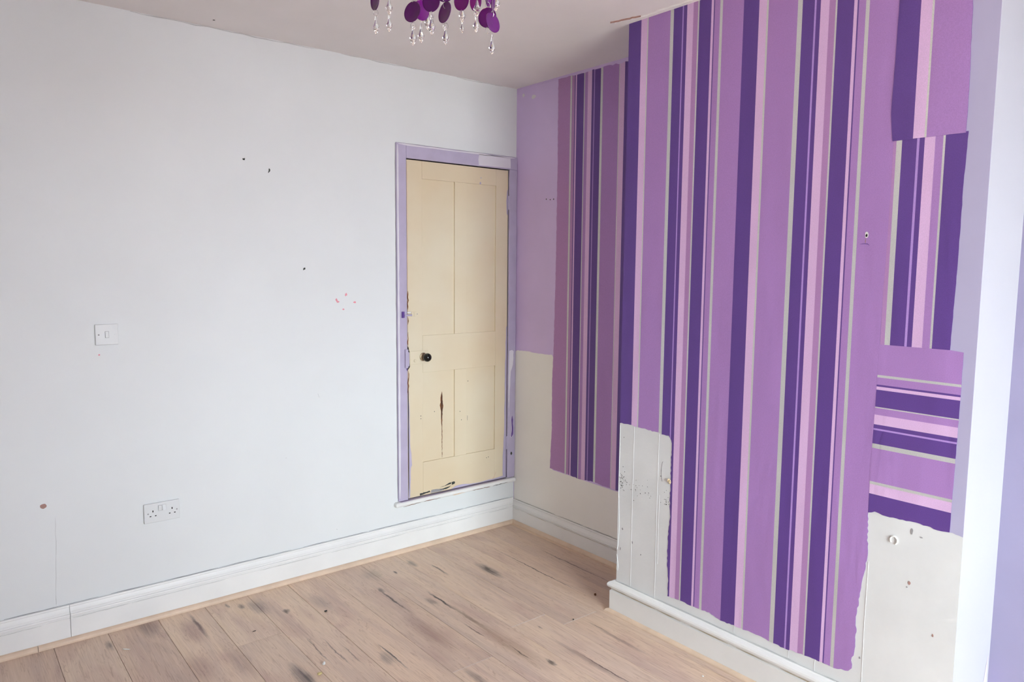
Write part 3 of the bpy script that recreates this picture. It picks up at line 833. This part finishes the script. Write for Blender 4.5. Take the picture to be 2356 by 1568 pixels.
# door: stiles, rails, muntins and recessed panels
DL, DR, DB, DT = DX0+0.006, DX1-0.004, 0.2865, DZ1-0.005
YF, YB = -0.002, 0.028
PX = [(-0.647, -0.4365), (-0.3565, -0.149)]
PZ = [(0.474, 0.974), (1.177, 2.014)]
bm = bmesh.new()
add_box(bm, DL, PX[0][0], YF, YB, DB, DT, bevel=0.0015, seg=1)
door = tag(mesh_obj('door_1', bm, 'cream'), 'low cream cupboard door with four panels and a black knob', 'door', kind='structure')
box_obj('stile', (PX[1][1], DR, YF, YB, DB, DT), 'cream', door, 0.0012, 1)
ra_ = [(DB, PZ[0][0]), (PZ[0][1], PZ[1][0]), (PZ[1][1], DT)]
for a, b in ra_:
    box_obj('rail', (PX[0][0]+0.0002, PX[1][1]-0.0002, YF, YB, a, b), 'cream', door, 0.0012, 1)
for a, b in PZ:
    box_obj('muntin', (PX[0][1], PX[1][0], YF, YB, a+0.0002, b-0.0002), 'cream', door, 0.0012, 1)
panels = []
for a, b in PZ:
    for c, d in PX:
        panels.append(box_obj('panel', (c-0.004, d+0.004, YF+0.0085, YB-0.006, a-0.004, b+0.004), 'cream', door))
def on_door(name, outline, mat, off=YF, thick=0.0007): return wall_piece(name, 'Y', off, outline, mat, door, thick)
# split in the lower left panel
cu = [(-0.5174, 0.8568), (-0.5135, 0.8193), (-0.5115, 0.790), (-0.5075, 0.775), (-0.5130, 0.745), (-0.5150, 0.7091), (-0.5155, 0.66), (-0.5150, 0.6095), (-0.5150, 0.55), (-0.5155, 0.4793)]
cl = [(-0.5172, 0.4793), (-0.5178, 0.55), (-0.5190, 0.6095), (-0.5195, 0.66), (-0.5225, 0.7091), (-0.5230, 0.745), (-0.5270, 0.760), (-0.5310, 0.777), (-0.5250, 0.795), (-0.5265, 0.8211), (-0.5200, 0.845)]
on_door('wood_split', rough_edge(cu, 0.008, 0.0012, rd) + rough_edge(cl, 0.008, 0.0012, rd), 'bare_wood', YF+0.0085)
on_door('wood_split', rough_edge([(-0.5172, 0.850), (-0.5150, 0.80), (-0.5165, 0.70), (-0.5172, 0.60), (-0.5180, 0.70), (-0.5205, 0.76), (-0.5195, 0.82)], 0.01, 0.0006, rd), 'dark_gap', YF+0.0085, 0.0011)
# knocked-off paint along the bottom rail
on_door('paint_chip', rough_edge([(-0.668, 0.2880), (-0.669, 0.3000), (-0.635, 0.3020), (-0.605, 0.3055), (-0.600, 0.2960), (-0.636, 0.2935)], 0.008, 0.0015, rd), 'dark_chip')
on_door('paint_chip', rough_edge([(-0.598, 0.2900), (-0.594, 0.3060), (-0.565, 0.3060), (-0.535, 0.3030), (-0.505, 0.2935), (-0.53, 0.2890)], 0.008, 0.0015, rd), 'grime')
on_door('paint_chip', rough_edge([(-0.545, 0.2985), (-0.520, 0.2950), (-0.490, 0.2950), (-0.472, 0.3010), (-0.462, 0.3080), (-0.478, 0.3050), (-0.510, 0.3010)], 0.008, 0.0012, rd), 'dark_chip')
on_door('paint_chip', rough_edge([(-0.535, 0.3130), (-0.505, 0.3150), (-0.475, 0.3260), (-0.463, 0.3280), (-0.461, 0.3180), (-0.490, 0.3150), (-0.515, 0.3120)], 0.008, 0.0012, rd), 'dark_chip')
on_door('paint_chip', rough_edge([(-0.458, 0.3280), (-0.440, 0.3290), (-0.433, 0.3240), (-0.438, 0.3140), (-0.455, 0.3110)], 0.006, 0.001, rd), 'dark_chip')
on_door('paint_chip', stroke(sub([(-0.170, 0.290), (-0.150, 0.305), (-0.138, 0.335)], 0.01, 0.002), 0.010, 0.6, rd), 'bead')
for x, z in ((-0.66, 0.72), (-0.66, 0.735), (-0.5725, 0.75), (-0.21, 0.43), (-0.195, 0.433), (-0.345, 0.90), (-0.39, 0.68), (-0.40, 0.73)):
    on_door('paint_chip', blob(x, z, 0.0028, 0.0034, 7, 0.4, rd), 'dark_chip')
on_door('paint_chip', stroke([(-0.3475, 0.700), (-0.3475, 0.672)], 0.005, 0.3, rd), 'dark_chip')
on_door('paint_drip', blob(-0.262, 2.020, 0.006, 0.010, 9, 0.4, rd), 'frame_lav')
on_door('paint_drip', blob(-0.258, 2.050, 0.008, 0.003, 9, 0.5, rd), 'frame_lav')
# lavender brushed over the door edges
on_door('paint_smear', [(DR-0.001, 1.20)] + rough_edge([(DR-0.006, 1.20), (DR-0.014, 0.95), (DR-0.016, 0.6), (DR-0.026, 0.42), (DR-0.024, 0.30), (DR-0.10, 0.294), (DR-0.20, 0.291)], 0.03, 0.002, rd) + [(DR-0.20, 0.2875), (DR-0.001, 0.2875)], 'frame_lav')
on_door('paint_smear', [(DR-0.001, 2.00), (DR-0.007, 1.99), (DR-0.012, 1.93), (DR-0.009, 1.86), (DR-0.001, 1.85)], 'frame_lav')
on_door('paint_smear', [(DL+0.001, 0.92)] + rough_edge([(DL+0.004, 0.90), (DL+0.010, 0.75), (DL+0.012, 0.60), (DL+0.024, 0.47), (DL+0.017, 0.455), (DL+0.013, 0.36), (DL+0.010, 0.29)], 0.03, 0.002, rd) + [(DL+0.001, 0.2875)], 'frame_lav')
on_door('paint_smear', rough_edge([(-0.46, 0.2875), (-0.43, 0.300), (-0.38, 0.302), (-0.33, 0.294), (-0.26, 0.291), (-0.26, 0.2875)], 0.02, 0.001, rd), 'frame_lav')
# raw timber edge showing on the lock side
on_door('bare_edge', stroke(sub([(DL+0.003, 0.30), (DL+0.003, 1.0), (DL+0.003, 2.10)], 0.06, 0.0008), 0.006, 0.4, rd), 'bead')
for z0, z1 in ((1.13, 1.20), (1.24, 1.28), (1.32, 1.42), (0.86, 0.99)):
    on_door('paint_chip', stroke(sub([(DL+0.003, z0), (DL+0.004, z1)], 0.015, 0.003), 0.007, 0.7, rd), 'bare_wood', YF, 0.0012)
# lock case, keeper, knob, catch, hinge
bm = bmesh.new()
add_box(bm, DL+0.012, -0.612, YF-0.0025, YF, 1.0235, 1.0965, bevel=0.002, seg=1)
mesh_obj('lock_case', bm, 'cream', door)
bm = bmesh.new()
add_lathe(bm, [(0.0, 0.004), (0.006, 0.004), (0.0085, 0.002), (0.009, 0.0)], 16, (-0.6966, YF-0.0025, 1.044), 'Y')
mesh_obj('keyhole_cover', bm, 'cream', door)
bm = bmesh.new()
kx, kz = -0.645, 1.062
add_lathe(bm, [(0.0, 0.006), (0.016, 0.006), (0.0215, 0.0035), (0.0225, 0.0)], 24, (kx, YF-0.0025, kz), 'Y')
rose = mesh_obj('knob_rose', bm, 'brass_old', door, smooth=False)
bm = bmesh.new()
add_lathe(bm, [(0.009, 0.0), (0.009, 0.012), (0.0115, 0.014), (0.0125, 0.018)], 18, (kx, YF-0.008, kz), 'Y')
mesh_obj('knob_neck', bm, 'chrome', rose, smooth=True)
prof = [(0.0115, 0.018), (0.017, 0.020)] + [(0.0235*math.cos(math.radians(a)), 0.037+0.0215*math.sin(math.radians(a))) for a in range(-45, 90, 9)] + [(0.0, 0.0585)]
bm = bmesh.new()
add_lathe(bm, prof, 32, (kx, YF-0.008, kz), 'Y')
kn = mesh_obj('knob', bm, 'black_gloss', rose, smooth=True)
kn['label'] = 'round black glazed knob'
bm = bmesh.new()
add_box(bm, -0.766, -0.7485, -0.024, -0.012, 1.010, 1.110, bevel=0.002, seg=1)
kp = mesh_obj('lock_keeper', bm, 'frame_lav', frame)
box_obj('keeper_slot', (-0.7475, -0.7405, -0.020, -0.0025, 1.018, 1.094), 'frame_lav', kp, 0.0015, 1)
on_frame('paint_chip', rough_edge([(-0.7495, 1.012), (-0.7555, 1.003), (-0.7490, 0.990)], 0.005, 0.001, rd), 'wp_dark')
on_door('paint_chip', rough_edge([(DL+0.0005, 0.995), (DL+0.014, 1.012), (DL+0.010, 1.06), (DL+0.012, 1.095), (DL+0.007, 1.118), (DL+0.0005, 1.125)], 0.01, 0.0015, rd), 'dark_gap')
bm = bmesh.new()
add_box(bm, -0.783, -0.768, -0.0195, -0.012, 1.279, 1.312, bevel=0.001, seg=1)
catch = mesh_obj('catch_plate', bm, 'wp_dark', frame)
box_obj('catch_bolt', (-0.768, -0.722, -0.021, -0.0125, 1.287, 1.297), 'frame_lav', catch, 0.0015, 1)
box_obj('catch_bolt', (-0.752, -0.728, -0.020, -0.0125, 1.303, 1.310), 'gloss_white', catch, 0.0015, 1)
bm = bmesh.new()
add_box(bm, -0.7195, -0.690, YF-0.004, YF, 1.283, 1.309, bevel=0.0012, seg=1)
add_box(bm, -0.704, -0.699, YF-0.007, YF-0.003, 1.285, 1.307)
mesh_obj('catch_keep', bm, 'cream', door)
on_door('screw_hole', blob(-0.6800, 1.2955, 0.003, 0.003, 8, 0.2, rd), 'grime')
for zc in (1.923, 0.50):
    bm = bmesh.new()
    add_tube(bm, [(DX1-0.002, -0.004, zc-0.040), (DX1-0.002, -0.004, zc+0.040)], 0.005, 10)
    hg = mesh_obj('hinge', bm, 'frame_lav', door)

# ------------------------------------------------------------------ switch and socket on the white wall
sw = tag(empty('light_switch', (-2.171, 0, 1.2620)), 'square white light switch on the white wall', 'switch')
box_obj('plate', (-0.043, 0.043, -0.0085, -0.0002, -0.043, 0.043), 'plastic', sw, 0.003, 2)
bm = bmesh.new()
v = [(-0.0065, -0.0083, -0.0125), (0.0065, -0.0083, -0.0125), (0.0065, -0.0083, 0.0125), (-0.0065, -0.0083, 0.0125),
     (-0.0060, -0.0135, -0.0120), (0.0060, -0.0135, -0.0120), (0.0060, -0.0095, 0.0120), (-0.0060, -0.0095, 0.0120)]
vs = [bm.verts.new(q) for q in v]
for q in ((4, 5, 6, 7), (0, 1, 5, 4), (1, 2, 6, 5), (2, 3, 7, 6), (3, 0, 4, 7), (3, 2, 1, 0)):
    bm.faces.new([vs[i] for i in q])
bmesh.ops.recalc_face_normals(bm, faces=bm.faces[:])
mesh_obj('rocker', bm, 'plastic', sw)
box_obj('rocker_gap', (-0.0075, 0.0075, -0.00865, -0.0082, -0.0136, 0.0134), 'grime', sw)
for sx in (-1, 1):
    bm = bmesh.new()
    add_lathe(bm, [(0.0, 0.0), (0.0024, 0.0), (0.0032, -0.0004)], 12, (sx*0.0302, -0.0090, 0), 'Y')
    mesh_obj('screw_cap', bm, 'grime' if sx < 0 else 'plastic', sw)

so = tag(empty('wall_socket', (-1.9887, 0, 0.4736)), 'white double plug socket low on the white wall', 'socket')
box_obj('plate', (-0.073, 0.073, -0.0095, -0.0002, -0.043, 0.043), 'plastic', so, 0.003, 2)
for i, (cx, tilt) in enumerate(((-0.0085, 1), (0.0085, -1))):
    bm = bmesh.new()
    a, b = (-0.0100, -0.0140) if tilt > 0 else (-0.0140, -0.0100)
    v = [(cx-0.0070, -0.0093, 0.0070), (cx+0.0070, -0.0093, 0.0070), (cx+0.0070, -0.0093, 0.0310), (cx-0.0070, -0.0093, 0.0310),
         (cx-0.0067, a, 0.0075), (cx+0.0067, a, 0.0075), (cx+0.0067, b, 0.0305), (cx-0.0067, b, 0.0305)]
    vs = [bm.verts.new(q) for q in v]
    for q in ((4, 5, 6, 7), (0, 1, 5, 4), (1, 2, 6, 5), (2, 3, 7, 6), (3, 0, 4, 7), (3, 2, 1, 0)):
        bm.faces.new([vs[k] for k in q])
    bmesh.ops.recalc_face_normals(bm, faces=bm.faces[:])
    mesh_obj('rocker', bm, 'plastic', so)
box_obj('rocker_gap', (-0.0165, 0.0165, -0.00975, -0.0092, 0.0060, 0.0320), 'grime_shade', so)
for cx in (-0.0375, 0.0405):
    for (dx, dz, w, h) in ((0, 0.0085, 0.0042, 0.0082), (-0.0105, -0.0125, 0.0066, 0.0040), (0.0105, -0.0125, 0.0066, 0.0040)):
        box_obj('pin_slot', (cx+dx-w/2, cx+dx+w/2, -0.0099, -0.0090, dz-h/2, dz+h/2), 'dark_gap', so)
for sx in (-0.0570, 0.0600):
    bm = bmesh.new()
    add_lathe(bm, [(0.0, 0.0), (0.0022, 0.0), (0.0030, -0.0004)], 12, (sx, -0.0100, 0.0), 'Y')
    mesh_obj('screw', bm, 'grime', so)

# ------------------------------------------------------------------ chandelier
CX, CY = -1.848, -2.030
ch = tag(empty('chandelier', (CX, CY, H)), 'chandelier of purple discs and clear crystal drops', 'chandelier')
bm = bmesh.new()
add_lathe(bm, [(0.0, -0.032), (0.030, -0.032), (0.055, -0.020), (0.062, -0.006), (0.062, 0.0)], 28)
mesh_obj('ceiling_rose', bm, 'chrome', ch, smooth=True)
bm = bmesh.new()
add_tube(bm, [(0, 0, -0.030), (0, 0, -0.29)], 0.005, 10)
add_lathe(bm, [(0.0, -0.32), (0.018, -0.31), (0.022, -0.295), (0.012, -0.28), (0.0, -0.275)], 16)
mesh_obj('stem', bm, 'chrome', ch, smooth=True)
RZ, RR = -0.335, 0.135
bm = bmesh.new()
add_tube(bm, [(RR*math.cos(2*math.pi*i/40), RR*math.sin(2*math.pi*i/40), RZ) for i in range(40)], 0.0032, 8, closed=True)
for i in range(4):
    a = i*math.pi/2+0.4
    add_tube(bm, [(0, 0, -0.295), (0.06*math.cos(a), 0.06*math.sin(a), -0.27), (RR*math.cos(a), RR*math.sin(a), RZ)], 0.003, 8)
add_tube(bm, [(0.065*math.cos(2*math.pi*i/28), 0.065*math.sin(2*math.pi*i/28), RZ) for i in range(28)], 0.003, 8, closed=True)
for i in range(4):
    a = i*math.pi/2+0.4
    add_tube(bm, [(0.06*math.cos(a), 0.06*math.sin(a), RZ), (RR*math.cos(a), RR*math.sin(a), RZ)], 0.0028, 8)
mesh_obj('ring_frame', bm, 'chrome', ch)

# three lit candle bulbs standing on the ring frame
LAMP_COL, LAMP_STR = (1.0, 0.74, 0.52), 35.0
mt, nt, bs = new_mat('lit_bulb_glass')
bs.inputs['Base Color'].default_value = (0.9, 0.9, 0.88, 1)
bs.inputs['Emission Color'].default_value = (*LAMP_COL, 1)
bs.inputs['Emission Strength'].default_value = LAMP_STR
M['bulb'] = mt
for i in range(3):
    a = 2*math.pi*i/3+0.9
    bx_, by_ = 0.085*math.cos(a), 0.085*math.sin(a)
    bm = bmesh.new()
    add_lathe(bm, [(0.0, 0.0), (0.011, 0.0), (0.012, 0.004), (0.0095, 0.008), (0.0095, 0.030), (0.0, 0.030)], 16, (bx_, by_, RZ+0.002))
    add_tube(bm, [(bx_, by_, RZ+0.004), (0.065*math.cos(a), 0.065*math.sin(a), RZ)], 0.003, 8)
    hold = mesh_obj('bulb_holder', bm, 'chrome', ch)
    bm = bmesh.new()
    add_lathe(bm, [(0.0, 0.0), (0.009, 0.0), (0.0105, 0.008), (0.0165, 0.020), (0.0185, 0.032), (0.0160, 0.046), (0.0095, 0.060), (0.0040, 0.070), (0.0, 0.074)], 20, (bx_, by_, RZ+0.0325))
    mesh_obj('bulb', bm, 'bulb', hold, smooth=True)

def disc_mesh():
    bm = bmesh.new()
    R = 0.0210
    n = 28
    # shallow dished disc, axis along y
    add_lathe(bm, [(0.0, 0.0006), (R*0.5, 0.0010), (R*0.9, 0.0020), (R, 0.0026), (R, 0.0012), (R*0.9, 0.0004), (R*0.5, -0.0006), (0.0, -0.0010)], n, (0, 0, 0), 'Y')
    bmesh.ops.recalc_face_normals(bm, faces=bm.faces[:])
    me = bpy.data.meshes.new('disc')
    bm.to_mesh(me); bm.free()
    me.materials.append(M['acrylic_purple'])
    for p in me.polygons: p.use_smooth = True
    return me
def drop_mesh():
    bm = bmesh.new()
    # spear-shaped faceted drop, hangs from z=0 to z=-1 (unit length), six sides
    add_lathe(bm, [(0.0, 0.0), (0.035, -0.01), (0.030, -0.10), (0.050, -0.30), (0.100, -0.48), (0.175, -0.62), (0.130, -0.76), (0.085, -0.80), (0.095, -0.84), (0.0, -1.0)], 8)
    bmesh.ops.recalc_face_normals(bm, faces=bm.faces[:])
    me = bpy.data.meshes.new('crystal_drop')
    bm.to_mesh(me); bm.free()
    me.materials.append(M['crystal'])
    return me
def link_mesh():
    bm = bmesh.new()
    add_tube(bm, [(0.0052*math.cos(2*math.pi*i/14), 0, 0.0065*math.sin(2*math.pi*i/14)) for i in range(14)], 0.00055, 5, closed=True)
    me = bpy.data.meshes.new('wire_link')
    bm.to_mesh(me); bm.free()
    me.materials.append(M['chrome'])
    return me
ME_DISC, ME_DROP, ME_LINK = disc_mesh(), drop_mesh(), link_mesh()
def sub_part(name, me, parent, loc, rot=(0, 0, 0), scale=1.0):
    o = bpy.data.objects.new(name, me)
    o.location = loc
    o.rotation_euler = rot
    o.scale = (scale, scale, scale)
    return link(o, parent)
VIEW = math.radians(-34.0)       # heading of the disc faces: rotation about z that turns a face towards the doorway side
def strand(x, y, discs, drops):
    """a wire from the ring with its discs (z, turn, tilt) and drops (top z, length) as sub-parts"""
    lx, ly = x-CX, y-CY
    zs = [d[0]-H for d in discs] + [t-H for t, L in drops]
    r = math.hypot(lx, ly)
    bm = bmesh.new()
    ztop_ = RZ
    zmin = min(min(zs), RZ-0.02)
    add_tube(bm, [(lx, ly, ztop_), (lx, ly, max(zs)+ (0.020 if discs and max(zs) == discs[0][0]-H else 0.0))], 0.0006, 5)
    if r > RR+0.004 or (0.069 < r < RR-0.004):     # small hook out to the ring
        k = RR/r
        add_tube(bm, [(lx, ly, ztop_), (lx*k, ly*k, ztop_)], 0.0012, 6)
    elif r < 0.061:
        k = 0.065/max(r, 1e-4)
        add_tube(bm, [(lx, ly, ztop_), (lx*k, ly*k, ztop_)], 0.0012, 6)
    w = mesh_obj('strand', bm, 'chrome', ch)
    for z, turn, tilt in discs:
        sub_part('disc', ME_DISC, w, (lx, ly, z-H), (tilt, 0, VIEW+turn))
        sub_part('wire_link', ME_LINK, w, (lx, ly, z-H-0.0265), (0, 0, VIEW+turn+0.8))
        sub_part('wire_link', ME_LINK, w, (lx, ly, z-H+0.0265), (0, 0, VIEW+turn+0.8))
    for t, L in drops:
        sub_part('crystal_drop', ME_DROP, w, (lx, ly, t-H), (0.05, 0, VIEW), L)
    return w
R_ = math.radians
strand(-1.9665, -1.9440, [(2.1190, R_(-60), 0.05)], [(2.0905, 0.0430)])
strand(-1.9190, -1.9170, [], [(2.1500, 0.0460), (2.1095, 0.0410)])
strand(-1.9440, -2.0590, [(2.0699, R_(-36), -0.10)], [(2.0465, 0.0430)])
strand(-1.8760, -1.9800, [(2.1080, R_(40), 0.10)], [(2.0815, 0.0420)])
strand(-1.8906, -2.0460, [(2.1060, R_(-30), 0.12)], [(2.0835, 0.0460)])
strand(-1.8320, -1.9370, [], [(2.1300, 0.0430)])
strand(-1.9096, -2.1266, [(2.1000, R_(-20), 0.05), (2.0593, R_(-55), -0.12)], [(2.0365, 0.0400)])
strand(-1.8050, -2.0340, [(2.1300, R_(-42), 0.10)], [])
strand(-1.7702, -1.9850, [], [(2.1460, 0.0440), (2.1080, 0.0280)])
strand(-1.7320, -1.9860, [(2.1570, R_(-55), 0.15)], [(2.1320, 0.0440)])
strand(-1.7914, -2.0710, [], [(2.1360, 0.0460)])
strand(-1.7635, -2.0720, [(2.1380, R_(70), 0.10), (2.0932, R_(-25), 0.10)], [])
strand(-1.7822, -2.1130, [(2.1130, R_(80), 0.10), (2.0689, R_(44), -0.15)], [(2.0440, 0.0410)])
strand(-1.7340, -2.0640, [], [(2.1620, 0.0460)])
for i in range(16):          # upper row of discs close under the ring, above the view of the photograph
    a = 2*math.pi*i/16+0.15
    strand(CX+RR*math.cos(a), CY+RR*math.sin(a), [(2.2040, a, 0.05)], [])

# ------------------------------------------------------------------ crumbs on the floor
def crumb(name, label, x, y, sx, sy, sz, mat, rot=0.0, seed=1, group=None):
    g = random.Random(seed)
    bm = bmesh.new()
    bmesh.ops.create_icosphere(bm, subdivisions=1, radius=1.0)
    for v in bm.verts:
        v.co = v.co*(1+g.uniform(-0.28, 0.22))
        v.co = Vector((v.co.x*sx, v.co.y*sy, v.co.z*sz))
    zmin = min(v.co.z for v in bm.verts)
    for v in bm.verts: v.co.z -= zmin
    o = mesh_obj(name, bm, mat, loc=(x, y, 0.0003))
    o.rotation_euler = (0, 0, rot)
    return tag(o, label, 'debris', group)
crumb('plaster_crumb', 'small white plaster crumb on the oak floor', -1.613, -0.820, 0.011, 0.007, 0.006, 'crumb_white', 0.9, 1)
crumb('plaster_crumb', 'yellowish plaster crumb beside a dark floor knot', -1.658, -0.882, 0.012, 0.008, 0.006, 'crumb_yellow', 0.3, 2)
crumb('splinter', 'thin pale curled splinter on the floor near the skirting', -2.194, -0.226, 0.018, 0.003, 0.0025, 'crumb_white', -0.75, 3)
crumb('grit', 'small black chip of grit on the open floor before the white wall', -1.418, -0.414, 0.009, 0.006, 0.005, 'crumb_dark', 0.2, 4)
crumb('grit', 'dark grain of grit in the alcove shadow by the chimney breast', -0.339, -1.043, 0.006, 0.006, 0.007, 'bare_wood', 0.4, 5)
crumb('grit', 'tiny dark grain lying on a pale board joint', -0.589, -1.155, 0.005, 0.004, 0.003, 'crumb_dark', 0.4, 6)
crumb('plaster_crumb', 'tiny white crumb on the floor beside the chimney skirting', -0.509, -1.789, 0.006, 0.005, 0.003, 'crumb_white', 0.4, 7)
crumb('splinter', 'short dark splinter on a board near the skirting', -1.734, -0.394, 0.009, 0.002, 0.0015, 'crumb_dark', 0.1, 8)
